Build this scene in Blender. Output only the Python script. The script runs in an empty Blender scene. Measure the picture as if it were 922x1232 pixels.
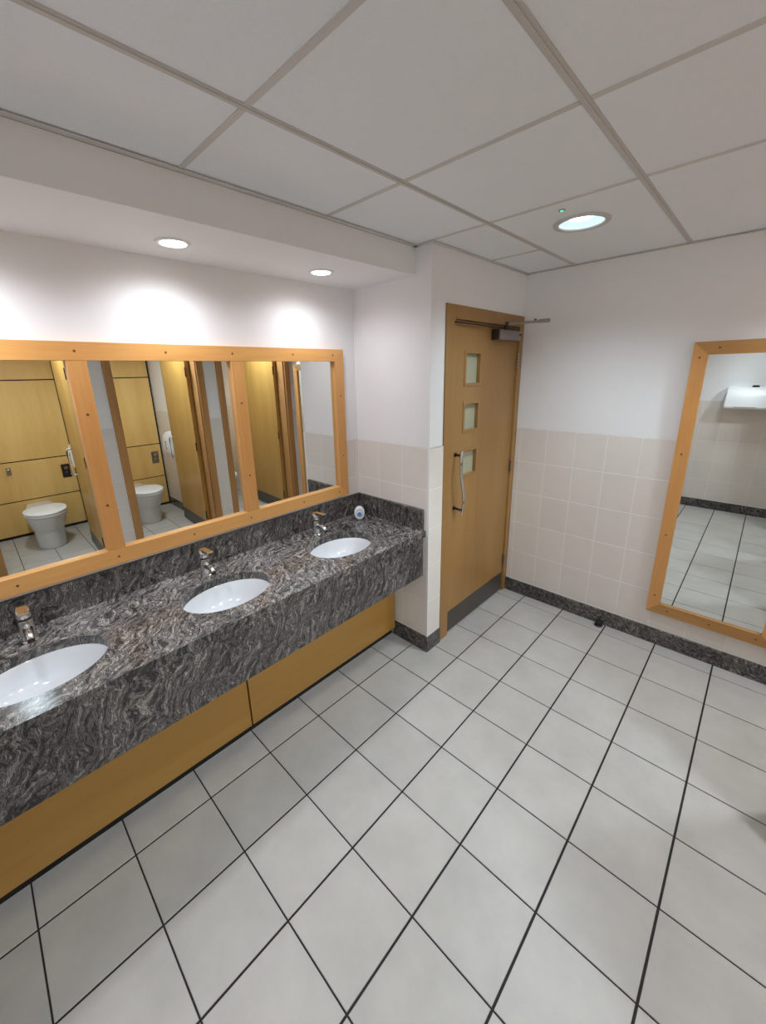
import bpy, bmesh, math, random
from mathutils import Vector, Matrix
random.seed(7)
scene = bpy.context.scene
COL = scene.collection
PI = math.pi

# ------------------------------------------------------------------ camera
CAM = Vector((1.473, -1.011, 1.791))
YAW, PITCH, ROLL = -0.778, -0.277, -0.025
FPX, PX, PY = 479.4, 451.1, 585.3
cam_data = bpy.data.cameras.new('camera')
cam = bpy.data.objects.new('camera', cam_data); COL.objects.link(cam)
d = Vector((math.sin(YAW) * math.cos(PITCH), math.cos(YAW) * math.cos(PITCH), math.sin(PITCH)))
r = Vector((math.cos(YAW), -math.sin(YAW), 0)); u = r.cross(d)
r2 = math.cos(ROLL) * r + math.sin(ROLL) * u
u2 = -math.sin(ROLL) * r + math.cos(ROLL) * u
m = Matrix((r2, u2, -d)).transposed().to_4x4(); m.translation = CAM
cam.matrix_world = m
cam_data.sensor_fit = 'AUTO'; cam_data.sensor_width = 36
cam_data.lens = FPX / 1232 * 36
cam_data.shift_x = (461 - PX) / 1232
cam_data.shift_y = -(616 - PY) / 1232
cam_data.clip_start = 0.02
scene.camera = cam

# ------------------------------------------------------------------ world, exposure
w = bpy.data.worlds.new('world'); scene.world = w; w.use_nodes = True
w.node_tree.nodes['Background'].inputs[0].default_value = (0.8, 0.85, 0.9, 1)
w.node_tree.nodes['Background'].inputs[1].default_value = 0.15
vs = scene.view_settings
vs.view_transform = 'Standard'; vs.look = 'None'; vs.gamma = 1; vs.exposure = 0.33
vs.use_curve_mapping = False
scene.cycles.max_bounces = 16; scene.cycles.diffuse_bounces = 10; scene.cycles.glossy_bounces = 6
P_DOOR, P_DRYER, P_SOFFIT, P_CUB = 42.0, 32.0, (15.0, 19.0, 27.0), 84.0          # lamp powers (W)
C_CEIL, C_SOFFIT, C_CUB = (0.76, 0.90, 1.0), (0.94, 0.94, 1.0), (0.82, 0.925, 1.0)

# ------------------------------------------------------------------ room dimensions
XW, XD, XF, XFI, XB = -0.49, 0.112, 1.84, 2.02, 3.70
YP, YE, YB = 0.825, 1.92, -1.68
ZC, ZS, ZT, ZB = 2.42, 2.285, 1.364, 0.11
XBF = 0.005                                          # bulkhead face

# ------------------------------------------------------------------ materials
def srgb(h):
    c = [int(h[i:i + 2], 16) / 255 for i in (0, 2, 4)]
    return tuple(x / 12.92 if x <= .04045 else ((x + .055) / 1.055) ** 2.4 for x in c) + (1,)

def newmat(name):
    mt = bpy.data.materials.new(name); mt.use_nodes = True
    nt = mt.node_tree; b = nt.nodes['Principled BSDF']
    return mt, nt, b

def N(nt, t, **k):
    n = nt.nodes.new(t)
    for a, v in k.items():
        if a in ('inp',):
            for i, x in v.items(): n.inputs[i].default_value = x
        else: setattr(n, a, v)
    return n

def ramp(nt, stops, interp='LINEAR'):
    n = nt.nodes.new('ShaderNodeValToRGB'); cr = n.color_ramp; cr.interpolation = interp
    while len(cr.elements) < len(stops): cr.elements.new(0.5)
    for e, (p, c) in zip(cr.elements, stops): e.position = p; e.color = c
    return n

def plain(name, hexc, rough=.5, metal=0., spec=.5, emis=None, estr=0., noise=0., nscale=20, bump=0., bscale=300, trans=0.):
    mt, nt, b = newmat(name)
    c = srgb(hexc)
    b.inputs['Base Color'].default_value = c
    b.inputs['Roughness'].default_value = rough
    b.inputs['Metallic'].default_value = metal
    b.inputs['Specular IOR Level'].default_value = spec
    b.inputs['Transmission Weight'].default_value = trans
    if emis:
        b.inputs['Emission Color'].default_value = emis
        b.inputs['Emission Strength'].default_value = estr
    tc = N(nt, 'ShaderNodeTexCoord')
    if noise:
        nz = N(nt, 'ShaderNodeTexNoise', inp={'Scale': nscale, 'Detail': 5., 'Roughness': .6})
        nt.links.new(tc.outputs['Object'], nz.inputs['Vector'])
        rp = ramp(nt, [(.3, tuple(x * (1 - noise) for x in c[:3]) + (1,)), (.7, tuple(min(1, x * (1 + noise)) for x in c[:3]) + (1,))])
        nt.links.new(nz.outputs['Fac'], rp.inputs[0]); nt.links.new(rp.outputs[0], b.inputs['Base Color'])
    if bump:
        nz = N(nt, 'ShaderNodeTexNoise', inp={'Scale': bscale, 'Detail': 3.})
        nt.links.new(tc.outputs['Object'], nz.inputs['Vector'])
        bp = N(nt, 'ShaderNodeBump', inp={'Strength': bump, 'Distance': .002})
        nt.links.new(nz.outputs['Fac'], bp.inputs['Height']); nt.links.new(bp.outputs[0], b.inputs['Normal'])
    return mt

def wood(name, c1, c2, axis='Z', rough=.38, fine=1.0, vary=.06):
    """close-grained beech veneer, grain running along the given axis"""
    mt, nt, b = newmat(name)
    tc = N(nt, 'ShaderNodeTexCoord'); oi = N(nt, 'ShaderNodeObjectInfo')
    off = N(nt, 'ShaderNodeVectorMath', operation='ADD')
    rnd = N(nt, 'ShaderNodeMath', operation='MULTIPLY', inp={1: 7.0})
    nt.links.new(oi.outputs['Random'], rnd.inputs[0])
    nt.links.new(tc.outputs['Object'], off.inputs[0]); nt.links.new(rnd.outputs[0], off.inputs[1])
    def tex(s_across, s_along, detail):
        mp = N(nt, 'ShaderNodeMapping')
        sc = {'X': (s_along, s_across, s_across), 'Y': (s_across, s_along, s_across), 'Z': (s_across, s_across, s_along)}[axis]
        mp.inputs['Scale'].default_value = sc
        nt.links.new(off.outputs[0], mp.inputs['Vector'])
        nz = N(nt, 'ShaderNodeTexNoise', inp={'Scale': 1.0, 'Detail': detail, 'Roughness': .55, 'Distortion': .6})
        nt.links.new(mp.outputs[0], nz.inputs['Vector']); return nz
    big, small = tex(6, .7, 2.), tex(110 * fine, 5, 4.)
    mx = N(nt, 'ShaderNodeMix', data_type='FLOAT', inp={0: .35})
    nt.links.new(big.outputs['Fac'], mx.inputs[2]); nt.links.new(small.outputs['Fac'], mx.inputs[3])
    rp = ramp(nt, [(.33, srgb(c2)), (.66, srgb(c1))])
    nt.links.new(mx.outputs[0], rp.inputs[0]); nt.links.new(rp.outputs[0], b.inputs['Base Color'])
    b.inputs['Roughness'].default_value = rough
    bp = N(nt, 'ShaderNodeBump', inp={'Strength': .06, 'Distance': .001})
    nt.links.new(small.outputs['Fac'], bp.inputs['Height']); nt.links.new(bp.outputs[0], b.inputs['Normal'])
    return mt

def granite(name, light=1.0, rot=(.5, .35, .2), rough=.16):
    """dark grey swirled stone with pale wavy veins"""
    mt, nt, b = newmat(name)
    tc = N(nt, 'ShaderNodeTexCoord')
    wn = N(nt, 'ShaderNodeTexNoise', inp={'Scale': 5.0, 'Detail': 2.0, 'Roughness': .55})
    nt.links.new(tc.outputs['Object'], wn.inputs['Vector'])
    sub = N(nt, 'ShaderNodeVectorMath', operation='SUBTRACT', inp={1: (.5, .5, .5)})
    nt.links.new(wn.outputs['Color'], sub.inputs[0])
    sc = N(nt, 'ShaderNodeVectorMath', operation='SCALE', inp={'Scale': .17})
    nt.links.new(sub.outputs[0], sc.inputs[0])
    ad = N(nt, 'ShaderNodeVectorMath', operation='ADD')
    nt.links.new(tc.outputs['Object'], ad.inputs[0]); nt.links.new(sc.outputs[0], ad.inputs[1])
    wn2 = N(nt, 'ShaderNodeTexNoise', inp={'Scale': 26., 'Detail': 1.5})
    nt.links.new(tc.outputs['Object'], wn2.inputs['Vector'])
    sc2 = N(nt, 'ShaderNodeVectorMath', operation='SCALE', inp={'Scale': .028})
    nt.links.new(wn2.outputs['Color'], sc2.inputs[0])
    ad2 = N(nt, 'ShaderNodeVectorMath', operation='ADD')
    nt.links.new(ad.outputs[0], ad2.inputs[0]); nt.links.new(sc2.outputs[0], ad2.inputs[1])
    mp = N(nt, 'ShaderNodeMapping'); mp.inputs['Rotation'].default_value = rot
    nt.links.new(ad2.outputs[0], mp.inputs['Vector'])
    mp2 = N(nt, 'ShaderNodeMapping'); mp2.inputs['Scale'].default_value = (66, 66, 5.5)
    nt.links.new(mp.outputs[0], mp2.inputs['Vector'])
    n1 = N(nt, 'ShaderNodeTexNoise', inp={'Scale': 1.0, 'Detail': 4., 'Roughness': .62})
    nt.links.new(mp2.outputs[0], n1.inputs['Vector'])
    rp = ramp(nt, [(.25, srgb('0c0c0c')), (.35, srgb('3a3939')), (.40, srgb('151515')), (.46, srgb('4a4846')), (.495, srgb('6e6a67')), (.525, srgb('1f1f1f')), (.565, srgb('4e4b4a')), (.605, srgb('9a9590')), (.64, srgb('302f2f')), (.70, srgb('8b8681')), (.78, srgb('2a2928'))])
    nt.links.new(n1.outputs['Fac'], rp.inputs[0])
    n2 = N(nt, 'ShaderNodeTexNoise', inp={'Scale': 4., 'Detail': 3.})
    nt.links.new(ad.outputs[0], n2.inputs['Vector'])
    r3 = ramp(nt, [(.3, (.62 * light,) * 3 + (1,)), (.7, (1.25 * light, 1.22 * light, 1.2 * light, 1))])
    nt.links.new(n2.outputs['Fac'], r3.inputs[0])
    mu = N(nt, 'ShaderNodeMix', data_type='RGBA', blend_type='MULTIPLY', inp={0: 1.0})
    nt.links.new(rp.outputs[0], mu.inputs[6]); nt.links.new(r3.outputs[0], mu.inputs[7])
    nt.links.new(mu.outputs[2], b.inputs['Base Color'])
    b.inputs['Roughness'].default_value = rough
    return mt

def tilemat(name, base, var=.05, rough=.4, mottle=.05, nscale=6, bump=.03):
    mt, nt, b = newmat(name)
    tc = N(nt, 'ShaderNodeTexCoord'); geo = N(nt, 'ShaderNodeNewGeometry'); oi = N(nt, 'ShaderNodeObjectInfo')
    nz = N(nt, 'ShaderNodeTexNoise', inp={'Scale': nscale, 'Detail': 6., 'Roughness': .65})
    nt.links.new(geo.outputs['Position'], nz.inputs['Vector'])
    c = srgb(base)
    rp = ramp(nt, [(.3, tuple(x * (1 - mottle) for x in c[:3]) + (1,)), (.72, tuple(min(1, x * (1 + mottle)) for x in c[:3]) + (1,))])
    nt.links.new(nz.outputs['Fac'], rp.inputs[0])
    rr = ramp(nt, [(0, (1 - var,) * 3 + (1,)), (1, (1 + var * .3, 1 + var * .25, 1 + var * .2, 1))])
    nt.links.new(oi.outputs['Random'], rr.inputs[0])
    mu = N(nt, 'ShaderNodeMix', data_type='RGBA', blend_type='MULTIPLY', inp={0: 1.0})
    nt.links.new(rp.outputs[0], mu.inputs[6]); nt.links.new(rr.outputs[0], mu.inputs[7])
    nt.links.new(mu.outputs[2], b.inputs['Base Color'])
    rg = N(nt, 'ShaderNodeMapRange', inp={3: rough - .06, 4: rough + .1})
    nt.links.new(nz.outputs['Fac'], rg.inputs[0]); nt.links.new(rg.outputs[0], b.inputs['Roughness'])
    n2 = N(nt, 'ShaderNodeTexNoise', inp={'Scale': 140., 'Detail': 3.})
    nt.links.new(geo.outputs['Position'], n2.inputs['Vector'])
    bp = N(nt, 'ShaderNodeBump', inp={'Strength': bump, 'Distance': .002})
    nt.links.new(n2.outputs['Fac'], bp.inputs['Height']); nt.links.new(bp.outputs[0], b.inputs['Normal'])
    return mt

MT = dict(
    paint=plain('white_paint', 'ebebed', .55, noise=.015, nscale=3, bump=.03, bscale=220),
    ceil=plain('ceiling_board', 'ebeff4', .8, noise=.02, nscale=160, bump=.25, bscale=420),
    slab=plain('ceiling_void', '8a8784', .9),
    bar=plain('grid_bar', 'c4c1bf', .5),
    trim=plain('edge_trim', 'cbc9c6', .5),
    soffit=plain('soffit_paint', 'e9ebee', .6, noise=.01, nscale=4),
    wtile=tilemat('wall_tile_glaze', 'dfd9d3', .03, .32, .02, 9, .012),
    wgrout=plain('wall_grout', 'eae7e3', .8),
    ftile=tilemat('floor_tile_stone', 'b3b0ab', .06, .36, .09, 5, .05),
    fgrout=plain('floor_grout', '24221f', .9),
    top=granite('swirled_granite_lit', 1.75, (.95, .75, .3), .17),  # same stone as the apron, lightened in colour as if lit from above
    apron=granite('swirled_granite_shaded', 1.1, (.42, .15, .0), .16),  # darker copy of the worktop stone, shade of upright faces put into colour
    base=granite('swirled_granite_skirting', 1.1, (.9, .4, .2), .25),
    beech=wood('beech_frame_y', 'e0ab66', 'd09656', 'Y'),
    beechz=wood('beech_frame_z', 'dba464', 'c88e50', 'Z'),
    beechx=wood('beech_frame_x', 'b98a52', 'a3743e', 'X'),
    panel=wood('beech_panel', 'a9803f', '9d7434', 'Y', .4),
    door=wood('beech_door', 'a07a46', '916b39', 'Z', .4),
    cubdoor=wood('beech_cubicle_door', 'b8924f', 'a57d3e', 'Z', .38),
    jamb=wood('beech_jamb', 'bc8c56', 'a67846', 'Z', .42),
    cub=wood('beech_cubicle', 'e2bd77', 'd3aa62', 'Z', .38),
    black=plain('black_recess', '0b0a09', .7),
    mirror=plain('mirror_silver', 'e9edeb', .0, 1.0),
    chrome=plain('polished_chrome', 'd9dadb', .16, 1.0),
    steel=plain('brushed_steel', '9c9790', .32, 1.0, noise=.05, nscale=60),
    kick=plain('dull_steel_plate', '5f5a54', .42, .6, noise=.04, nscale=30),
    darksteel=plain('dark_steel', '4a3f39', .35, .8),
    ceramic=plain('white_ceramic', 'd9dcdf', .08, spec=.6),
    plastic=plain('white_plastic', 'e6e8ea', .35),
    glass=plain('frosted_glass', 'a9ab92', .35, spec=.5),
    blue=plain('blue_print', '4f86b8', .4),
    lilac=plain('lilac_print', 'a9acd0', .4),
    rubber=plain('black_rubber', '121110', .6),
    plug=plain('dark_plug', '6d4523', .5),
    grey=plain('grey_ring', '8d8b88', .4),
    lampwarm=plain('lit_lamp_warm', 'ffffff', .5, emis=(1, .95, .88, 1), estr=9.),
    lampcool=plain('lit_diffuser_cool', 'dff2f6', .4, emis=(.62, .88, .98, 1), estr=.62),
    lamphot=plain('lit_tube_cool', 'ffffff', .4, emis=(.93, .99, 1, 1), estr=6.),
    green=plain('lit_green_indicator', '2bbd86', .4, emis=(.1, .85, .5, 1), estr=.9),
)

# ------------------------------------------------------------------ mesh helpers
def bm_box(bm, x0, x1, y0, y1, z0, z1, bev=0., seg=1):
    mt = Matrix.Translation(((x0 + x1) / 2, (y0 + y1) / 2, (z0 + z1) / 2)) @ Matrix.Diagonal((x1 - x0, y1 - y0, z1 - z0, 1))
    g = bmesh.ops.create_cube(bm, size=1, matrix=mt)
    if bev:
        es = list({e for v in g['verts'] for e in v.link_edges})
        bmesh.ops.bevel(bm, geom=es, offset=bev, segments=seg, affect='EDGES', profile=.5)

def bm_cyl(bm, p0, p1, ra, rb=None, n=20, caps=True):
    p0, p1 = Vector(p0), Vector(p1); rb = ra if rb is None else rb
    q = (p1 - p0); mt = Matrix.Translation((p0 + p1) / 2) @ q.to_track_quat('Z', 'Y').to_matrix().to_4x4()
    bmesh.ops.create_cone(bm, cap_ends=caps, segments=n, radius1=ra, radius2=rb, depth=q.length, matrix=mt)

def bm_tube(bm, pts, rad, n=12):
    pts = [Vector(p) for p in pts]; rings = []
    for i, p in enumerate(pts):
        t = (pts[min(i + 1, len(pts) - 1)] - pts[max(i - 1, 0)]).normalized()
        qd = t.to_track_quat('Z', 'Y')
        ra = rad[i] if isinstance(rad, (list, tuple)) else rad
        rings.append([bm.verts.new(p + qd @ Vector((ra * math.cos(2 * PI * k / n), ra * math.sin(2 * PI * k / n), 0))) for k in range(n)])
    loft(bm, rings)

def loft(bm, rings, cap0=True, cap1=True):
    n = len(rings[0])
    for a, b in zip(rings, rings[1:]):
        for k in range(n): bm.faces.new((a[k], a[(k + 1) % n], b[(k + 1) % n], b[k]))
    if cap0: bm.faces.new(rings[0][::-1])
    if cap1: bm.faces.new(rings[-1])

def bm_lathe(bm, prof, cx=0, cy=0, sx=1, sy=1, n=40, cap0=False, cap1=False):
    rings = []
    for ra, z in prof:
        rings.append([bm.verts.new((cx + ra * sx * math.cos(2 * PI * k / n), cy + ra * sy * math.sin(2 * PI * k / n), z)) for k in range(n)])
    loft(bm, rings, cap0, cap1)

def bm_prism(bm, pts, axis, a0, a1):
    """extrude a 2D polygon: axis 'x' -> pts are (y,z); 'y' -> (x,z); 'z' -> (x,y)"""
    def P(p, a): return {'x': (a, p[0], p[1]), 'y': (p[0], a, p[1]), 'z': (p[0], p[1], a)}[axis]
    A = [bm.verts.new(P(p, a0)) for p in pts]; B = [bm.verts.new(P(p, a1)) for p in pts]
    loft(bm, [A, B])

def finish(bm, name, smooth=False):
    bmesh.ops.recalc_face_normals(bm, faces=bm.faces[:])
    me = bpy.data.meshes.new(name); bm.to_mesh(me); bm.free()
    if smooth:
        me.shade_smooth()
        try: me.set_sharp_from_angle(angle=math.radians(38))
        except Exception: pass
    return me

def mesh(name, fn, smooth=False):
    bm = bmesh.new(); fn(bm); return finish(bm, name, smooth)

def put(name, me, mat, parent=None, loc=(0, 0, 0), label=None, cat=None, group=None, kind=None):
    if not me.materials: me.materials.append(MT[mat])
    o = bpy.data.objects.new(name, me); COL.objects.link(o); o.location = loc
    if parent is not None:
        o.parent = parent
        o.matrix_parent_inverse = Matrix.Translation(parent.location).inverted()
    if label: o['label'] = label
    if cat: o['category'] = cat
    if group: o['group'] = group
    if kind: o['kind'] = kind
    return o

def bx(name, dims, mat, parent=None, bev=0., seg=1, **k):
    return put(name, mesh(name, lambda bm: bm_box(bm, *dims, bev=bev, seg=seg), smooth=bool(bev)), mat, parent, **k)

def shape(name, fn, mat, parent=None, smooth=True, **k):
    return put(name, mesh(name, fn, smooth), mat, parent, **k)

def thing(name, loc, label, cat, group=None, kind=None):
    o = bpy.data.objects.new(name, None); COL.objects.link(o); o.location = loc
    o.empty_display_size = .05
    o['label'] = label; o['category'] = cat
    if group: o['group'] = group
    if kind: o['kind'] = kind
    return o

def dup(root, delta, label, parent=None):
    c = root.copy(); COL.objects.link(c)
    if parent is None:
        c.location = root.location + Vector(delta)
        if label: c['label'] = label
    else: c.parent = parent
    for ch in list(root.children): dup(ch, delta, None, c)
    return c

def lamp(name, kind, loc, power, color, parent, size=.05, cone=None, blend=.5):
    L = bpy.data.lights.new(name, kind); L.energy = power; L.color = color
    L.shadow_soft_size = size
    if kind == 'SPOT': L.spot_size = cone; L.spot_blend = blend
    o = bpy.data.objects.new(name, L); COL.objects.link(o); o.location = loc
    o.parent = parent; o.matrix_parent_inverse = Matrix.Translation(parent.location).inverted()
    return o

STRUCT = dict(kind='structure')
# ------------------------------------------------------------------ setting: floor with single tiles
floor = bx('floor', (XW - .1, XB + .2, YB - .1, YE + .1, -.10, -.003), 'fgrout', label='dark grouted floor under square grey tiles', cat='floor', **STRUCT)
T = .3; GX, GY = .0038, .0026      # half joint across / along the vanity
cache = {}
def floor_tile(x0, x1, y0, y1):
    key = (round(x1 - x0, 4), round(y1 - y0, 4))
    if key not in cache:
        hx, hy = (x1 - x0) / 2, (y1 - y0) / 2
        def fn(bm):
            e = .0014
            a = [bm.verts.new((sx * hx, sy * hy, -.004)) for sx, sy in ((-1, -1), (1, -1), (1, 1), (-1, 1))]
            b = [bm.verts.new((sx * hx, sy * hy, -e)) for sx, sy in ((-1, -1), (1, -1), (1, 1), (-1, 1))]
            c = [bm.verts.new((sx * (hx - e), sy * (hy - e), 0)) for sx, sy in ((-1, -1), (1, -1), (1, 1), (-1, 1))]
            loft(bm, [a, b, c], cap0=False)
        cache[key] = mesh('floor_tile', fn)
    put('floor_tile', cache[key], 'ftile', floor, ((x0 + x1) / 2, (y0 + y1) / 2, 0))
for i in range(-2, 13):
    for j in range(-6, 7):
        x0, x1 = max(i * T + GX, -.40), min((i + 1) * T - GX, XB + .02)
        y0, y1 = max(j * T + GY, YB + .002), min((j + 1) * T - GY, YE - .002)
        if x1 - x0 > .02 and y1 - y0 > .01: floor_tile(x0, x1, y0, y1)

# ------------------------------------------------------------------ setting: walls
WT = .007                                     # wall tile stands proud by this
wcache = {}
def wall_tiles(wall, axis, plane, sgn, u0, u1, ustart, z0, z1, zbreaks=None):
    """ceramic tiles 195 x 249 on a wall face; axis = 'x' or 'y' is the wall's normal, u the other one"""
    zs = [ZT - .249 * k for k in range(0, 7)]
    g = .0015
    us = []; k = math.floor((u0 - ustart) / .196) - 1
    while ustart + k * .196 < u1: us.append(ustart + k * .196); k += 1
    for a in us:
        lo, hi = max(a + g, u0 + .0005), min(a + .196 - g, u1 - .0005)
        if hi - lo < .012: continue
        for zt in zs[:-1]:
            zl, zh = max(zt - .249 + g, z0), min(zt - (g if zt < ZT else 0), z1)
            if zh - zl < .012: continue
            key = (axis, sgn, round(hi - lo, 3), round(zh - zl, 3))
            if key not in wcache:
                hu, hz = (hi - lo) / 2, (zh - zl) / 2
                def fn(bm):
                    e = .0018
                    rings = []
                    for dd, ins in ((.0, 0), (WT - e * .6, 0), (WT, e)):
                        ring = []
                        for su, sz in ((-1, -1), (1, -1), (1, 1), (-1, 1)):
                            uu, zz = su * (hu - ins), sz * (hz - ins)
                            ring.append(bm.verts.new((sgn * dd, uu, zz) if axis == 'x' else (uu, sgn * dd, zz)))
                        rings.append(ring)
                    loft(bm, rings, cap0=False)
                wcache[key] = mesh('wall_tile', fn)
            c = ((lo + hi) / 2, (zl + zh) / 2)
            put('wall_tile', wcache[key], 'wtile', wall, (plane, c[0], c[1]) if axis == 'x' else (c[0], plane, c[1]))

def grout_bed(wall, axis, plane, sgn, u0, u1, z0, z1):
    t = WT - .0006
    a, b = sorted((plane, plane + sgn * t))
    dims = (a, b, u0, u1, z0, z1) if axis == 'x' else (u0, u1, a, b, z0, z1)
    bx('tile_bed', dims, 'wgrout', wall)

def wall(name, boxes, label, mat='paint'):
    def fn(bm):
        for bb in boxes: bm_box(bm, *bb)
    return shape(name, fn, mat, smooth=False, label=label, cat='wall', **STRUCT)

wl = wall('wall_left', [(XW - .1, XW, YB, YP, 0, ZC)], 'white wall behind the long framed vanity mirror')
grout_bed(wl, 'x', XW, 1, .66, YP, .95, ZT)
wall_tiles(wl, 'x', XW, 1, .66, YP - .001, YP - .196 * 3 - .02, .95, ZT)
wp = wall('wall_pier', [(XW - .1, XD, YP, .957, 0, ZC)], 'white pier between the vanity and the entrance door')
grout_bed(wp, 'y', YP, -1, XW, XD, ZB, ZT)
wall_tiles(wp, 'y', YP, -1, XW + WT, XD - .001, -.285 - .196, ZB, ZT)
grout_bed(wp, 'x', XD, 1, YP - WT, .957, ZB, ZT)
wall_tiles(wp, 'x', XD, 1, YP - WT + .004, .956, YP - WT + .003, ZB, ZT)
bx('corner_trim', (XD + WT - .004, XD + WT + .002, YP - WT - .002, YP - WT + .004, ZB, ZT), 'plastic', wp)
wd = wall('wall_door', [(-.1, XD, .957, YE, 2.152, ZC), (-.14, -.10, .957, YE, 0, ZC)], 'white wall above and around the beech entrance door')
we = wall('wall_end', [(XW - .1, XB + .2, YE, YE + .1, 0, ZC)], 'white end wall with tiled lower half and tall mirror')
grout_bed(we, 'y', YE, -1, XD + .012, XF, ZB, ZT)
wall_tiles(we, 'y', YE, -1, XD + .012, XF, .357 - .196 * 2, ZB, ZT)
grout_bed(we, 'y', YE, -1, XFI, XB + .1, ZB, ZT)
wall_tiles(we, 'y', YE, -1, XFI, XB, 2.0, ZB, ZT)
OPEN = [(-1.09, -.195), (-.06, .835), (.97, 1.893)]       # outer edges of the cubicle door frames
segs = [(YB, OPEN[0][0] + .03), (OPEN[0][1] - .03, OPEN[1][0] + .03), (OPEN[1][1] - .03, OPEN[2][0] + .03), (OPEN[2][1] - .03, YE)]
wr = wall('wall_right', [(XF, XFI, a, b, 0, ZC) for a, b in segs] + [(XF, XFI, a + .03, b - .03, 2.285, ZC) for a, b in OPEN], 'white wall with three beech framed cubicle doorways')
for a, b in [(YB, OPEN[0][0]), (OPEN[0][1], OPEN[1][0]), (OPEN[1][1], OPEN[2][0])]:
    grout_bed(wr, 'x', XF, -1, a, b, ZB, ZT); wall_tiles(wr, 'x', XF, -1, a, b, b - .196 * 8, ZB, ZT)
wb = wall('wall_back', [(XW - .1, XB + .2, YB - .1, YB, 0, ZC)], 'white wall with tiled lower half behind the hand dryer')
grout_bed(wb, 'y', YB, 1, .10, XF, ZB, ZT); wall_tiles(wb, 'y', YB, 1, .10, XF, .10, ZB, ZT)
DIV = [(-1.16, -1.06), (-.13, -.03), (.90, 1.00)]
for n, (a, b) in enumerate(DIV):
    wv = wall('wall_cubicle', [(XFI, XB + .1, a, b, 0, ZC)], ['white tiled partition on the left side of the first toilet cubicle', 'white tiled partition between the first and second toilet cubicle', 'white tiled partition between the second and third toilet cubicle'][n])
    if n: grout_bed(wv, 'y', a, -1, XFI + .02, XB, ZB, ZT); wall_tiles(wv, 'y', a, -1, XFI + .02, XB - .001, 2.0, ZB, ZT)
wall('wall_far', [(XB + .1, XB + .2, YB, YE, 0, ZC)], 'plain wall behind the cubicle panels')

# skirting of swirled stone
def skirt(name, dims, label): return bx(name, dims, 'base', bev=.0015, label=label, cat='skirting', **STRUCT)
bw = .017
skirt('baseboard_end', (XD + .012, XF - bw, YE - bw, YE, 0, ZB), 'dark granite skirting along the end wall')
skirt('baseboard_pier', (-.17, XD + bw, YP - bw, YP, 0, ZB), 'dark granite skirting across the face of the white pier')
skirt('baseboard_corner', (XD, XD + bw, YP + .0005, .955, 0, ZB), 'short dark granite skirting beside the entrance door frame')
skirt('baseboard_back', (.10, XF - bw, YB, YB + bw, 0, ZB), 'dark granite skirting under the hand dryer')
for n, (a, b) in enumerate([(YB + bw, OPEN[0][0]), (OPEN[0][1], OPEN[1][0]), (OPEN[1][1], OPEN[2][0])]):
    skirt('baseboard_right', (XF - bw, XF, a, b, 0, ZB), ['dark granite skirting left of the first cubicle door', 'dark granite skirting between the first and second cubicle doors', 'dark granite skirting between the second and third cubicle doors'][n])
for n, (a, b) in enumerate(DIV[1:]):
    skirt('baseboard_cubicle', (XFI + .02, XB - .02, a - bw, a - WT, 0, ZB), ['dark granite skirting on the first cubicle partition', 'dark granite skirting on the second cubicle partition'][n])

# ceiling: boards in an exposed grid
ceil = bx('ceiling', (XW - .1, XB + .2, YB - .1, YE + .1, ZC + .016, ZC + .10), 'slab', label='suspended ceiling of square boards in a metal grid', cat='ceiling', **STRUCT)
GP = .590; gx0, gy0 = .430, -.370
xs = [XBF] + [gx0 + GP * k for k in range(0, 3)]
ys = [YB] + [gy0 + GP * k for k in range(-2, 4)] + [YE]
xs = xs + [XF]
LIGHTS = [(.722, 1.12), (1.315, -1.08)]
def holed(bm, x0, x1, y0, y1, z0, z1, cx, cy, ax, ay, n=48):
    """slab with one elliptical hole"""
    ang = [2 * PI * k / n for k in range(n)]
    for c in ((x1, y1), (x0, y1), (x0, y0), (x1, y0)):
        t = math.atan2((c[1] - cy), (c[0] - cx)) % (2 * PI)
        k = min(range(len(ang)), key=lambda i: abs(ang[i] - t)); ang[k] = t
    ins, outs = [], []
    for t in ang:
        ct, st = math.cos(t), math.sin(t)
        s = min(((x1 - cx) / ct if ct > 1e-9 else (x0 - cx) / ct if ct < -1e-9 else 9e9), ((y1 - cy) / st if st > 1e-9 else (y0 - cy) / st if st < -1e-9 else 9e9))
        outs.append((cx + s * ct, cy + s * st))
        q = 1 / math.sqrt((ct / ax) ** 2 + (st / ay) ** 2)
        ins.append((cx + q * ct, cy + q * st))
    R = [[bm.verts.new((p[0], p[1], z)) for p in pp] for pp, z in ((outs, z0), (outs, z1), (ins, z1), (ins, z0))]
    loft(bm, R + [R[0]], False, False)
for i in range(len(xs) - 1):
    for j in range(len(ys) - 1):
        x0, x1, y0, y1 = xs[i], xs[i + 1], ys[j], ys[j + 1]
        if i > 0 and j == len(ys) - 2: continue              # long boards reach the end wall there
        if i > 0 and j == len(ys) - 3: y1 = YE
        if x1 - x0 < .03 or y1 - y0 < .03: continue
        g = .006
        dims = (x0 + g, x1 - g, y0 + g, y1 - g, ZC + .003, ZC + .018)
        hit = [l for l in LIGHTS if x0 < l[0] < x1 and y0 < l[1] < y1]
        if hit: shape('ceiling_board', lambda bm: holed(bm, *dims, hit[0][0], hit[0][1], .104, .104), 'ceil', ceil, smooth=False)
        else: bx('ceiling_board', dims, 'ceil', ceil, bev=.001)
for x in xs[1:-1]:
    def fn(bm):
        bm_box(bm, x - .012, x + .012, YB, YE - .012, ZC + .0005, ZC + .006)
        bm_box(bm, x - .008, x + .004, YB, YE - .012, ZC - .002, ZC + .002)
    shape('grid_bar', fn, 'bar', ceil, smooth=False)
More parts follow.
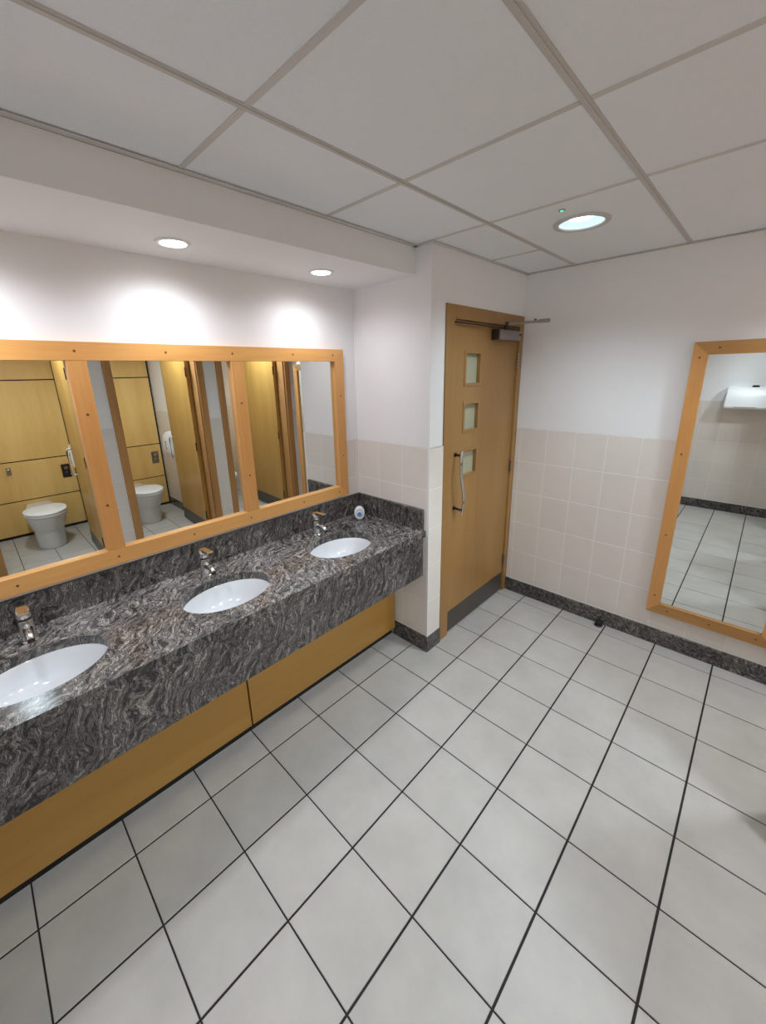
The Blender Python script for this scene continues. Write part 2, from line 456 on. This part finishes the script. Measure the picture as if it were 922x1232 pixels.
for y in ys[1:-1]:
    for i in range(len(xs) - 1):
        if i > 0 and y == ys[-2]: continue
        bx('cross_bar', (xs[i] + .013, xs[i + 1] - .013, y - .009, y + .009, ZC + .0005, ZC + .005), 'trim', ceil)
def edge(dims): bx('edge_trim', dims, 'trim', ceil)
edge((XBF, XBF + .024, YB, YP, ZC - .003, ZC)); edge((XBF, XD + .022, YP - .022, YP, ZC - .003, ZC + .0002))
edge((XD, XD + .022, YP, YE, ZC - .003, ZC)); edge((XD, XF, YE - .022, YE, ZC - .003, ZC - .0002))
edge((XF - .022, XF, YB, YE, ZC - .003, ZC)); edge((XBF, XF, YB, YB + .022, ZC - .003, ZC - .0002))
bx('ceiling_cubicles', (XFI, XB + .2, YB, YE, ZC - .02, ZC + .016), 'soffit', label='plain white ceiling over the toilet cubicles', cat='ceiling', **STRUCT)
bx('bulkhead', (XW, XBF, YB, YP, ZS, ZC - .004), 'soffit', label='white boxed bulkhead above the vanity mirror', cat='bulkhead', **STRUCT)

# ------------------------------------------------------------------ lamps
def ceiling_light(x, y, label, power, cone):
    t = thing('ceiling_light', (x, y, ZC), label, 'light', 'round recessed ceiling lights')
    shape('rim', lambda bm: bm_lathe(bm, [(.093, ZC + .003), (.095, ZC - .004), (.108, ZC - .006), (.117, ZC - .004), (.119, ZC + .002)], x, y), 'trim', t)
    shape('diffuser', lambda bm: bm_lathe(bm, [(.094, ZC + .001), (.090, ZC + .006), (.07, ZC + .009), (.004, ZC + .0095)], x, y, cap1=True), 'lampcool', t)
    shape('glowing_tube', lambda bm: bm_lathe(bm, [(.045, ZC + .009), (.045, ZC + .006), (.03, ZC + .0045), (.004, ZC + .004)], x + .012, y - .038, 1, .8, 28, False, True), 'lamphot', t)
    lamp('lamp', 'SPOT', (x, y, ZC - .012), power, C_CEIL, t, .08, math.radians(cone), 1.0)
    return t
ceiling_light(*LIGHTS[0], 'large round ceiling light with cool diffuser near the entrance door', P_DOOR, 141)
ceiling_light(*LIGHTS[1], 'large round ceiling light over the floor in front of the hand dryer', P_DRYER, 145)
gi = thing('indicator_light', (.715, .905, ZC + .003), 'tiny green indicator light in the ceiling beside the round light', 'light')
shape('bezel', lambda bm: bm_lathe(bm, [(.007, ZC), (.012, ZC - .001), (.0135, ZC + .0025)], .715, .905, n=20), 'grey', gi)
shape('lens', lambda bm: bm_lathe(bm, [(.0075, ZC + .001), (.006, ZC - .0025), (.002, ZC - .003)], .715, .905, n=20, cap1=True), 'green', gi)
SL = [(.395, 'right end of the bulkhead'), (-.315, 'middle of the bulkhead'), (-1.025, 'left end of the bulkhead')]
for (y, wh), pw in zip(SL, P_SOFFIT):
    x = -.252
    t = thing('downlight', (x, y, ZS), 'small round warm downlight at the ' + wh, 'light', 'downlights over the vanity')
    shape('rim', lambda bm: bm_lathe(bm, [(.047, ZS - .001), (.049, ZS - .006), (.060, ZS - .005), (.064, ZS)], x, y), 'plastic', t)
    shape('lens', lambda bm: bm_lathe(bm, [(.048, ZS - .001), (.030, ZS - .003), (.004, ZS - .0035)], x, y, cap1=True), 'lampwarm', t)
    lamp('lamp', 'SPOT', (x, y, ZS - .012), pw, C_SOFFIT, t, .075, math.radians(163), 1.0)
LCX = 2.24
for n, y in enumerate((-.55, .48, 1.50)):
    t = thing('cubicle_light', (LCX, y, ZC - .02), 'round ceiling light inside the %s toilet cubicle' % ('first', 'second', 'third')[n], 'light', 'cubicle ceiling lights')
    z = ZC - .02
    shape('rim', lambda bm: bm_lathe(bm, [(.082, z), (.084, z - .008), (.098, z - .008), (.106, z)], LCX, y), 'grey', t)
    shape('diffuser', lambda bm: bm_lathe(bm, [(.083, z - .001), (.06, z - .004), (.004, z - .005)], LCX, y, cap1=True), 'lampcool', t)
    lamp('lamp', 'SPOT', (LCX, y, z - .015), P_CUB, C_CUB, t, .07, math.radians(168), .6)

# ------------------------------------------------------------------ vanity
ZK, ZU = .855, .818
BAS = [.347, -.335, -1.008]; BX, BAX, BAY = -.147, .150, .199
vc = thing('vanity_counter', (-.2, -.4, 0), 'long swirled dark granite washbasin counter along the mirror wall', 'counter')
def topfn(bm):
    cuts = [YP - .001, (BAS[0] + BAS[1]) / 2, (BAS[1] + BAS[2]) / 2, YB + .001]
    for k, yc in enumerate(BAS):
        holed(bm, XW + .001, .10, cuts[k + 1], cuts[k], ZU, ZK, BX, yc, BAX, BAY, 72)
    bmesh.ops.remove_doubles(bm, verts=bm.verts[:], dist=1e-4)
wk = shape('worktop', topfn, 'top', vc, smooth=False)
wk.data.materials.append(MT['apron'])                     # upright edges take the darker copy, their shade painted into the stone
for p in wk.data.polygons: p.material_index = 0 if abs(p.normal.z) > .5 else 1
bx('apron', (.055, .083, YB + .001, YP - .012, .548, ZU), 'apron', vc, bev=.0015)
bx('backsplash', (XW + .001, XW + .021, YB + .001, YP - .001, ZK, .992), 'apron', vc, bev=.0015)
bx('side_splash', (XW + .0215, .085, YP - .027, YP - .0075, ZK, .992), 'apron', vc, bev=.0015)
names = ['nearest the white pier', 'in the middle of the counter', 'at the left end of the counter']
for k, yc in enumerate(BAS):
    t = thing('washbasin', (BX, yc, ZU), 'white oval ceramic undermount washbasin ' + names[k], 'washbasin', 'oval washbasins set into the counter')
    def bowl(bm):
        prof = [(1.12, ZU - .001), (1.005, ZU - .001), (.985, ZU - .006), (.95, ZU - .03), (.88, ZU - .07), (.74, ZU - .105), (.5, ZU - .128), (.22, ZU - .137), (.115, ZU - .139)]
        out = [(.12, ZU - .153), (.55, ZU - .145), (.82, ZU - .115), (.96, ZU - .07), (1.03, ZU - .03), (1.12, ZU - .012)]
        rings = [[bm.verts.new((BX + q * BAX * math.cos(2 * PI * i / 64), yc + q * BAY * math.sin(2 * PI * i / 64), z)) for i in range(64)] for q, z in prof + out]
        loft(bm, rings + [rings[0]], False, False)
    shape('bowl', bowl, 'ceramic', t)
    shape('drain', lambda bm: bm_lathe(bm, [(.028, ZU - .138), (.026, ZU - .135), (.018, ZU - .137), (.003, ZU - .138)], BX, yc, n=24, cap1=True), 'chrome', t)
    # tap
    X0 = -.372
    tp = thing('basin_tap', (X0, yc, ZK), 'chrome single-lever basin tap behind the washbasin ' + names[k], 'tap', 'chrome basin taps')
    shape('base_ring', lambda bm: bm_lathe(bm, [(.029, ZK), (.029, ZK + .005), (.0265, ZK + .008), (.02, ZK + .0085)], X0, yc, n=28, cap0=True, cap1=True), 'chrome', tp)
    shape('body', lambda bm: bm_lathe(bm, [(.0255, ZK + .008), (.0235, ZK + .03), (.0225, ZK + .06), (.0235, ZK + .085), (.0225, ZK + .09)], X0, yc, n=28, cap0=True, cap1=True), 'chrome', tp)
    def spout(bm):
        pts = [(X0 + .005, yc, ZK + .050), (X0 + .035, yc, ZK + .057), (X0 + .062, yc, ZK + .059), (X0 + .082, yc, ZK + .055), (X0 + .092, yc, ZK + .046)]
        bm_tube(bm, pts, [.017, .0155, .0145, .0135, .0125], 16)
    sp = shape('spout', spout, 'chrome', tp)
    shape('aerator', lambda bm: bm_cyl(bm, (X0 + .090, yc, ZK + .049), (X0 + .094, yc, ZK + .036), .0115, .0105, 18), 'darksteel', sp)
    shape('neck', lambda bm: bm_lathe(bm, [(.019, ZK + .089), (.018, ZK + .097), (.022, ZK + .101)], X0, yc, n=24), 'darksteel', tp)
    def lever(bm):
        bm_lathe(bm, [(.023, ZK + .099), (.0245, ZK + .112), (.024, ZK + .128), (.017, ZK + .137), (.004, ZK + .139)], X0, yc, n=28, cap0=True, cap1=True)
        bm_prism(bm, [(X0 - .012, ZK + .128), (X0 + .03, ZK + .130), (X0 + .082, ZK + .142), (X0 + .080, ZK + .148), (X0 + .02, ZK + .143), (X0 - .014, ZK + .139)], 'y', yc - .014, yc + .014)
    lv = shape('lever', lever, 'chrome', tp)
    shape('mark', lambda bm: bm_cyl(bm, (X0 + .0235, yc, ZK + .118), (X0 + .0255, yc, ZK + .118), .004, n=12), 'blue', lv)
# panels under the counter
vu = thing('vanity_cupboard', (-.17, -.4, .062), 'long beech panelled cupboard front under the granite counter', 'cupboard')
for a, b, lb in [(-.299, YP - .019, 'right-hand beech access panel under the granite counter beside the pier'), (-1.30, -.307, 'wide beech access panel under the counter left of the panel seam'), (YB + .004, -1.308, 'beech access panel under the counter at the left end')]:
    bx('access_panel', (-.168, -.150, a, b, .062, .66), 'panel', vu, bev=.001, label=lb)
bx('trim_1', (-.23, -.185, YB + .002, YP - .019, 0, .66), 'black', label='black recessed plinth under the beech vanity panels', cat='plinth', **STRUCT)

# ------------------------------------------------------------------ vanity mirror
XM = -.462; FW = .068
y0, y1, z0, z1 = -1.358, .703, 1.010, 1.934
vm = thing('vanity_mirror', (XW, -.33, z0), 'long three-pane mirror in a beech frame above the counter', 'mirror')
G = XW + .0035
def rail(zA, zB, top):
    q = [(y0, zA), (y1, zA), (y1 - FW, zB), (y0 + FW, zB)]
    return lambda bm: bm_prism(bm, q, 'x', XW + .001, XM)
shape('frame_rail', rail(z1, z1 - FW, 1), 'beech', vm, smooth=False)
shape('frame_rail', rail(z0, z0 + FW, 0), 'beech', vm, smooth=False)
for ya, yb in ((y0, y0 + FW), (y1, y1 - FW)):
    shape('frame_stile', lambda bm: bm_prism(bm, [(ya, z0), (yb, z0 + FW), (yb, z1 - FW), (ya, z1)], 'x', XW + .001, XM - .0003), 'beechz', vm, smooth=False)
for ym in (0.0, -.661):
    bx('mullion', (XW + .001, XM - .0008, ym - .034, ym + .034, z0 + FW, z1 - FW), 'beechz', vm, bev=.001)
for ya, yb in ((.034, y1 - FW), (-.627, -.034), (y0 + FW, -.695)):
    bx('mirror_pane', (XW + .0005, G, ya, yb, z0 + FW, z1 - FW), 'mirror', vm)
for yy in (.62, .335, -.02, -.33, -.66, -1.0):
    for zz in (z0 + FW / 2, z1 - FW / 2):
        shape('screw_plug', lambda bm: bm_cyl(bm, (XM - .001, yy, zz), (XM + .0006, yy, zz), .005, n=12), 'plug', vm)
for yy, in ((y1 - FW / 2,), (0,), (-.661,)):
    for zz in (1.28, 1.66):
        shape('screw_plug', lambda bm: bm_cyl(bm, (XM - .002, yy, zz), (XM + .0006, yy, zz), .005, n=12), 'plug', vm)

# ------------------------------------------------------------------ tall mirror on the end wall
x0, x1, z0, z1 = 1.118, 1.738, .238, 1.912
YM = YE - WT - .028; FW = .068
tm = thing('wall_mirror', ((x0 + x1) / 2, YE - WT, z0), 'tall mirror in a mitred beech frame on the end wall', 'mirror')
yb_ = YE - .0002 - WT
for zA, zB in ((z1, z1 - FW), (z0, z0 + FW)):
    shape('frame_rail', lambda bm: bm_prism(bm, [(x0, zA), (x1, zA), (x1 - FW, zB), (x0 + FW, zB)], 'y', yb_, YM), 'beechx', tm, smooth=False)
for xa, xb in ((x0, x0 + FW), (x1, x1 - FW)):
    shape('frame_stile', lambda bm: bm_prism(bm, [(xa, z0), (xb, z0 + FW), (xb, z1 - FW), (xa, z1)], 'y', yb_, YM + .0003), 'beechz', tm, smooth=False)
bx('mirror_pane', (x0 + FW, x1 - FW, YE - WT - .012, YE - WT - .006, z0 + FW, z1 - FW), 'mirror', tm)
for zz in (1.83, 1.29, .78, .36):
    for xx in (x0 + FW / 2, x1 - FW / 2):
        shape('screw_plug', lambda bm: bm_cyl(bm, (xx, YM + .001, zz), (xx, YM - .0006, zz), .0055, n=12), 'plug', tm)
for xx in (1.23, 1.44, 1.65):
    for zz in (z0 + FW / 2, z1 - FW / 2):
        shape('screw_plug', lambda bm: bm_cyl(bm, (xx, YM + .001, zz), (xx, YM - .0006, zz), .0055, n=12), 'plug', tm)

# ------------------------------------------------------------------ entrance door
de = thing('door_1', (XD, 1.43, 0), 'beech entrance door with three small square windows and a curved pull', 'door', kind='structure')
FX = XD + .010
ya, yb, zt = .957, 1.918, 2.150
LY0, LY1, LZ = 1.052, 1.858, 2.072
bx('frame_jamb', (-.095, FX, ya, LY0 - .003, 0.0005, zt), 'door', de, bev=.002)
bx('frame_jamb', (-.095, FX, LY1 + .003, yb, 0.0005, zt), 'door', de, bev=.002)
bx('frame_head', (-.095, FX, LY0 - .003, LY1 + .003, LZ + .003, zt), 'door', de, bev=.002)
LX0, LX1 = XD - .048, XD - .004
WIN = [(1.188, 1.352, 1.715, 1.895), (1.188, 1.352, 1.425, 1.592), (1.188, 1.352, 1.130, 1.290)]
def leaf(bm):
    zs = [.012] + sorted(z for wv in WIN for z in wv[2:]) + [LZ]
    ysl = [LY0, 1.188, 1.352, LY1]
    bm_box(bm, LX0, LX1, ysl[0], ysl[1], zs[0], zs[-1]); bm_box(bm, LX0, LX1, ysl[2], ysl[3], zs[0], zs[-1])
    for k in range(0, len(zs), 2): bm_box(bm, LX0, LX1, ysl[1], ysl[2], zs[k], zs[k + 1])
    bmesh.ops.remove_doubles(bm, verts=bm.verts[:], dist=1e-5)
shape('leaf', leaf, 'door', de, smooth=False)
for wy0, wy1, wz0, wz1 in WIN:
    gp = bx('glass_pane', (LX0 + .018, LX0 + .024, wy0 + .001, wy1 - .001, wz0 + .001, wz1 - .001), 'glass', de)
    b_ = .016
    def bead(bm):
        outer = [(wy0 - b_, wz0 - b_), (wy1 + b_, wz0 - b_), (wy1 + b_, wz1 + b_), (wy0 - b_, wz1 + b_)]
        e_ = .002; inner = [(wy0 + e_, wz0 + e_), (wy1 - e_, wz0 + e_), (wy1 - e_, wz1 - e_), (wy0 + e_, wz1 - e_)]
        R = []
        for ring, xx in ((outer, LX1 - .001), (outer, LX1 + .003), (inner, LX1 + .005), (inner, LX0 + .024)):
            R.append([bm.verts.new((xx, p[0], p[1])) for p in ring])
        loft(bm, R, False, False)
    shape('bead', bead, 'door', gp, smooth=False)
bx('kick_plate', (LX1 + .0005, LX1 + .003, LY0 + .004, LY1 - .006, .015, .172), 'kick', de, bev=.0005)
def pull(bm):
    pts = []
    for k in range(25):
        s = k / 24; z = 1.318 - s * .418
        pts.append((LX1 + .062, 1.098 - .012 * math.cos(PI * s) + .014 * math.sin(2 * PI * s) * -1, z))
    bm_tube(bm, pts, .0105, 14)
ph = shape('pull_handle', pull, 'chrome', de)
for z in (1.285, .932): shape('standoff', lambda bm: (bm_cyl(bm, (LX1, 1.102, z), (LX1 + .062, 1.094, z), .0075, n=14), bm_cyl(bm, (LX1, 1.102, z), (LX1 + .006, 1.102, z), .014, n=18)), 'darksteel', ph)
for z in (1.852, 1.08, .285):
    hg = shape('hinge', lambda bm: bm_cyl(bm, (XD + .008, LY1 + .001, z - .05), (XD + .008, LY1 + .001, z + .05), .0075, n=12), 'steel', de)
    shape('knuckle_ring', lambda bm: [bm_cyl(bm, (XD + .008, LY1 + .001, z + q - .0015), (XD + .008, LY1 + .001, z + q + .0015), .0085, n=12) for q in (-.03, -.01, .01, .03)], 'darksteel', hg)
# overhead closer: body on the leaf, thin rail on the head, arm sticking out into the room
cl = bx('closer_body', (LX1 + .001, LX1 + .052, 1.50, 1.80, 1.980, 2.042), 'steel', de, bev=.004, seg=2)
bx('end_cap', (LX1 + .001, LX1 + .053, 1.478, 1.4995, 1.979, 2.043), 'darksteel', cl, bev=.004, seg=2)
shape('adjuster', lambda bm: bm_cyl(bm, (LX1 + .052, 1.785, 2.02), (LX1 + .056, 1.785, 2.02), .006, n=14), 'darksteel', cl)
rl = bx('closer_rail', (FX + .001, FX + .014, 1.03, 1.83, 2.053, 2.061), 'darksteel', de, bev=.002)
shape('pivot', lambda bm: bm_lathe(bm, [(.016, 2.042), (.016, 2.06), (.012, 2.075), (.012, 2.092), (.003, 2.093)], LX1 + .045, 1.60, n=20, cap0=True, cap1=True), 'darksteel', cl)
def arm(bm):
    a, b = Vector((LX1 + .045, 1.60, 2.078)), Vector((.395, 1.672, 2.082))
    bm_tube(bm, [a, a.lerp(b, .5), b], [.009, .008, .0085], 12)
ar = shape('closer_arm', arm, 'steel', de)
shape('elbow_sleeve', lambda bm: bm_cyl(bm, (.335, 1.658, 2.0815), (.400, 1.673, 2.083), .0115, n=14), 'steel', ar)
shape('elbow_screw', lambda bm: bm_cyl(bm, (.315, 1.653, 2.078), (.315, 1.653, 2.098), .007, n=12), 'darksteel', ar)

# door stop on the floor
ds = thing('door_stop', (.862, YE - .045, 0), 'small black rubber door stop on the floor by the skirting', 'door stop')
shape('foot', lambda bm: bm_lathe(bm, [(.026, .0), (.027, .006), (.022, .010), (.012, .011)], .862, YE - .047, n=24, cap0=True, cap1=True), 'darksteel', ds)
shape('buffer', lambda bm: bm_lathe(bm, [(.016, .010), (.021, .014), (.0215, .032), (.017, .038), (.004, .039)], .862, YE - .047, n=24, cap0=True, cap1=True), 'rubber', ds)

# air freshener on the counter
af = thing('air_freshener', (-.362, .70, ZK), 'small white oval air freshener with blue emblem in the counter corner', 'air freshener')
FN = Vector((.74, -.67, 0)).normalized(); FS = Vector((-FN.y, FN.x, 0))
def egg(sc, dep0, dep1, zc=.044, a=.034, b=.044, round_=True):
    def fn(bm):
        rings = []
        prof = [(dep0, .86), (dep0 + .004, 1.0), (dep1 - .006, 1.0), (dep1, .84)] if round_ else [(dep0, 1.0), (dep1, 1.0)]
        for dd, q in prof:
            rings.append([bm.verts.new(Vector((-.362, .70, ZK + zc)) + FN * dd + FS * (a * sc * q * math.cos(2 * PI * k / 32)) + Vector((0, 0, b * sc * q * math.sin(2 * PI * k / 32)))) for k in range(32)])
        loft(bm, rings)
    return fn
shape('casing', egg(1, -.02, .016), 'plastic', af)
shape('emblem', egg(.66, .0158, .0168, .044, .034, .040, False), 'lilac', af)
shape('emblem_face', egg(.56, .0160, .0174, .046, .034, .036, False), 'plastic', af)
shape('emblem_dot', egg(.40, .0164, .0180, .040, .036, .036, False), 'blue', af)

# ------------------------------------------------------------------ cubicles (seen in the mirrors)
ordn = ['first', 'second', 'third']
for n, (oy0, oy1) in enumerate(OPEN):
    dr = thing('door_%d' % (n + 2), (XFI, oy1 - .1, 0), 'beech cubicle door standing open into the %s toilet cubicle' % ordn[n], 'door', kind='structure')
    aw, zt = .07, 2.315
    for a, b in ((oy0, oy0 + aw), (oy1 - aw, oy1)):
        bx('architrave', (XF - .016, XF - .0005, a, b, 0.0005, zt), 'jamb', dr, bev=.003)
    bx('architrave', (XF - .016, XF - .0005, oy0 + aw, oy1 - aw, zt - aw, zt), 'jamb', dr, bev=.003)
    for a, b, s in ((oy0 + .031, oy0 + .055, 1), (oy1 - .055, oy1 - .031, -1)):
        bx('frame_jamb', (XF, XFI + .012, a, b, 0.0005, 2.283), 'jamb', dr, bev=.001)
        if s > 0: bx('stop', (XF + .03, XF + .07, b, b + .014, 0.0005, 2.27), 'jamb', dr, bev=.001)
        else: bx('stop', (XF + .03, XF + .07, a - .014, a, 0.0005, 2.27), 'jamb', dr, bev=.001)
    bx('frame_head', (XF, XFI + .012, oy0 + .055, oy1 - .055, 2.26, 2.283), 'jamb', dr, bev=.001)
    # open leaf
    W, TH = .845, .044
    hy = oy1 - .058; hx = XFI + .016
    A = math.radians((2.2, 3.0, 2.8)[n])            # opened about a right angle
    R = Matrix.Translation((hx, hy, 0)) @ Matrix.Rotation(A, 4, 'Z')
    def tr(fn):
        def g(bm):
            fn(bm); bmesh.ops.transform(bm, matrix=R, verts=bm.verts[:])
        return g
    lf = shape('leaf', tr(lambda bm: bm_box(bm, 0, W, -TH, 0, .012, 2.255, .001)), 'cubdoor', dr)
    shape('kick_plate', tr(lambda bm: bm_box(bm, .03, W - .004, -TH - .002, -TH - .0003, .016, .165)), 'kick', lf, smooth=False)
    def dpull(bm):
        bm_tube(bm, [(W - .06, -TH, 1.09), (W - .06, -TH - .04, 1.09), (W - .06, -TH - .048, 1.075), (W - .06, -TH - .048, .825), (W - .06, -TH - .04, .81), (W - .06, -TH, .81)], .0085, 10)
    shape('pull_handle', tr(dpull), 'chrome', lf)
    for z in (1.85, 1.05, .25):
        shape('hinge', tr(lambda bm: bm_cyl(bm, (-.006, -TH - .002, z - .05), (-.006, -TH - .002, z + .05), .007, n=10)), 'darksteel', dr)
    # back panels of the cubicle
    cy0, cy1 = (DIV[n][1], (DIV[n + 1][0] if n < 2 else YE))
    bpn = thing('cubicle_panelling', (XB, (cy0 + cy1) / 2, 0), 'beech panelling with black joints behind the %s toilet' % ordn[n], 'panelling', 'cubicle back panelling')
    bx('backing', (XB + .014, XB + .10, cy0 + .002, cy1 - .008, 0.0, ZC - .021), 'black', bpn)
    lv = [.028, .436, .902, 1.812, 2.39]
    for a, b in zip(lv, lv[1:]):
        bx('panel_board', (XB, XB + .018, cy0 + .024, cy1 - .028, a + .006, b - .006), 'cub', bpn, bev=.001)
    fy = cy1 - .115
    fp = bx('flush_plate', (XB - .006, XB - .0003, fy - .046, fy + .046, .632, .800), 'steel' if n else 'darksteel', bpn, bev=.002)
    shape('flush_button', lambda bm: (bm_cyl(bm, (XB - .006, fy, .755), (XB - .012, fy, .755), .022, n=20), bm_cyl(bm, (XB - .006, fy, .70), (XB - .012, fy, .70), .012, n=16)), 'chrome', fp)
    ky = cy1 - .64
    kb = shape('panel_lock', lambda bm: (bm_box(bm, XB - .004, XB, ky - .022, ky + .022, .755, .845, .002), bm_cyl(bm, (XB - .004, ky, .805), (XB - .014, ky, .805), .026, .022, 20), bm_cyl(bm, (XB - .014, ky, .805), (XB - .04, ky, .805), .014, .020, 16)), 'chrome', bpn)
    # toilet
    ty = (cy0 + cy1) / 2 + .01
    tl = thing('toilet', (3.3, ty, 0), 'white floor-standing toilet with closed lid in the %s cubicle' % ordn[n], 'toilet', 'toilets in the cubicles')
    def oval(bm, xf, xc, b, bb, z, nn=40, xback=XB - .001):
        """pan section: rounded front at xf, widest b at xc, narrowing to bb at the panel"""
        ring = []
        for k in range(nn + 1):
            t = -PI / 2 + PI * k / nn
            ring.append(bm.verts.new((xc - (xc - xf) * abs(math.cos(t)) ** .9, ty + b * math.sin(t), z)))
        for s in (.33, .66, 1.0): ring.append(bm.verts.new((xc + (xback - xc) * s, ty + b + (bb - b) * s, z)))
        for s in (1.0, .66, .33): ring.append(bm.verts.new((xc + (xback - xc) * s, ty - b - (bb - b) * s, z)))
        return ring
    def pan(bm):
        S = [(2.985, 3.20, .128, .12, 0.0), (2.975, 3.20, .134, .12, .02), (2.985, 3.20, .132, .12, .10), (2.985, 3.20, .136, .13, .19), (2.95, 3.19, .152, .13, .225), (2.92, 3.16, .170, .12, .30), (2.885, 3.13, .184, .11, .365), (2.882, 3.13, .187, .11, .382), (2.90, 3.13, .175, .10, .389)]
        loft(bm, [oval(bm, *q) for q in S])
    shape('pan', pan, 'ceramic', tl)
    def lidf(za, zb_, grow, dome):
        def fn(bm):
            S = [(-.006, za), (grow, za + .004), (grow, zb_ - .008), (-.012, zb_)] + ([(-.06, zb_ + .006), (-.13, zb_ + .009)] if dome else [])
            rings = []
            for gq, z in S:
                ring = []
                for k in range(48):
                    t = 2 * PI * k / 48; ct, st = math.cos(t), math.sin(t)
                    ax = (.265 if ct < 0 else .195) + gq; by = .19 + gq * .9
                    pw = 1.0 if ct < 0 else .72
                    ring.append(bm.verts.new((3.13 + ax * math.copysign(abs(ct) ** pw, ct), ty + by * math.copysign(abs(st) ** (1 if ct < 0 else .85), st), z)))
                rings.append(ring)
            loft(bm, rings)
        return fn
    shape('seat', lidf(.390, .409, 0, False), 'plastic', tl)
    shape('lid', lidf(.413, .436, .002, True), 'plastic', tl)
    shape('hinge_block', lambda bm: bm_box(bm, 3.31, 3.35, ty - .08, ty + .08, .386, .415, .006, 2), 'plastic', tl)
    # roll dispenser on the right-hand side wall
    wy = cy1 - WT - .0005
    dp = thing('roll_dispenser', (3.16, wy, .95), 'white plastic toilet roll dispenser on the side wall of the %s cubicle' % ordn[n], 'dispenser', 'toilet roll dispensers')
    def disp(bm):
        pts = [(-.0, .80), (-.075, .815), (-.108, .85), (-.115, .95), (-.098, 1.06), (-.06, 1.105), (-.0, 1.115)]
        bm_prism(bm, [(wy + p[0], p[1]) for p in pts], 'x', 3.03, 3.27)
        es = [e for e in bm.edges]
        bmesh.ops.bevel(bm, geom=es, offset=.008, segments=2, affect='EDGES')
    shape('cover', disp, 'plastic', dp)
    shape('roll_tail', lambda bm: bm_box(bm, 3.10, 3.20, wy - .07, wy - .045, .77, .81, .004), 'plastic', dp)
    shape('window_slot', lambda bm: bm_box(bm, 3.145, 3.155, wy - .118, wy - .105, .88, 1.0, .001), 'grey', dp)

# ------------------------------------------------------------------ back wall fittings (seen in the tall mirror)
hd = thing('hand_dryer', (1.31, YB + WT, 1.29), 'white wedge-shaped hand dryer on the tiled wall behind', 'hand dryer')
def dry(bm):
    yb = YB + .0002
    prof = [(yb, 1.29), (yb + .175, 1.285), (yb + .19, 1.30), (yb + .19, 1.325), (yb + .12, 1.50), (yb + .08, 1.53), (yb, 1.535)]
    A = [bm.verts.new((1.085, p[0], p[1])) for p in prof]; B = [bm.verts.new((1.56, p[0], p[1])) for p in prof]
    loft(bm, [A, B]); bmesh.ops.bevel(bm, geom=bm.edges[:], offset=.006, segments=2, affect='EDGES')
shape('casing', dry, 'plastic', hd)
shape('sensor_window', lambda bm: bm_lathe(bm, [(.9, 1.533), (.9, 1.548), (.6, 1.552)], 1.325, YB + .055, .035, .02, 24, True, True), 'black', hd)
bx('outlet_slot', (1.17, 1.37, YB + .178, YB + .1915, 1.305, 1.312), 'grey', hd)
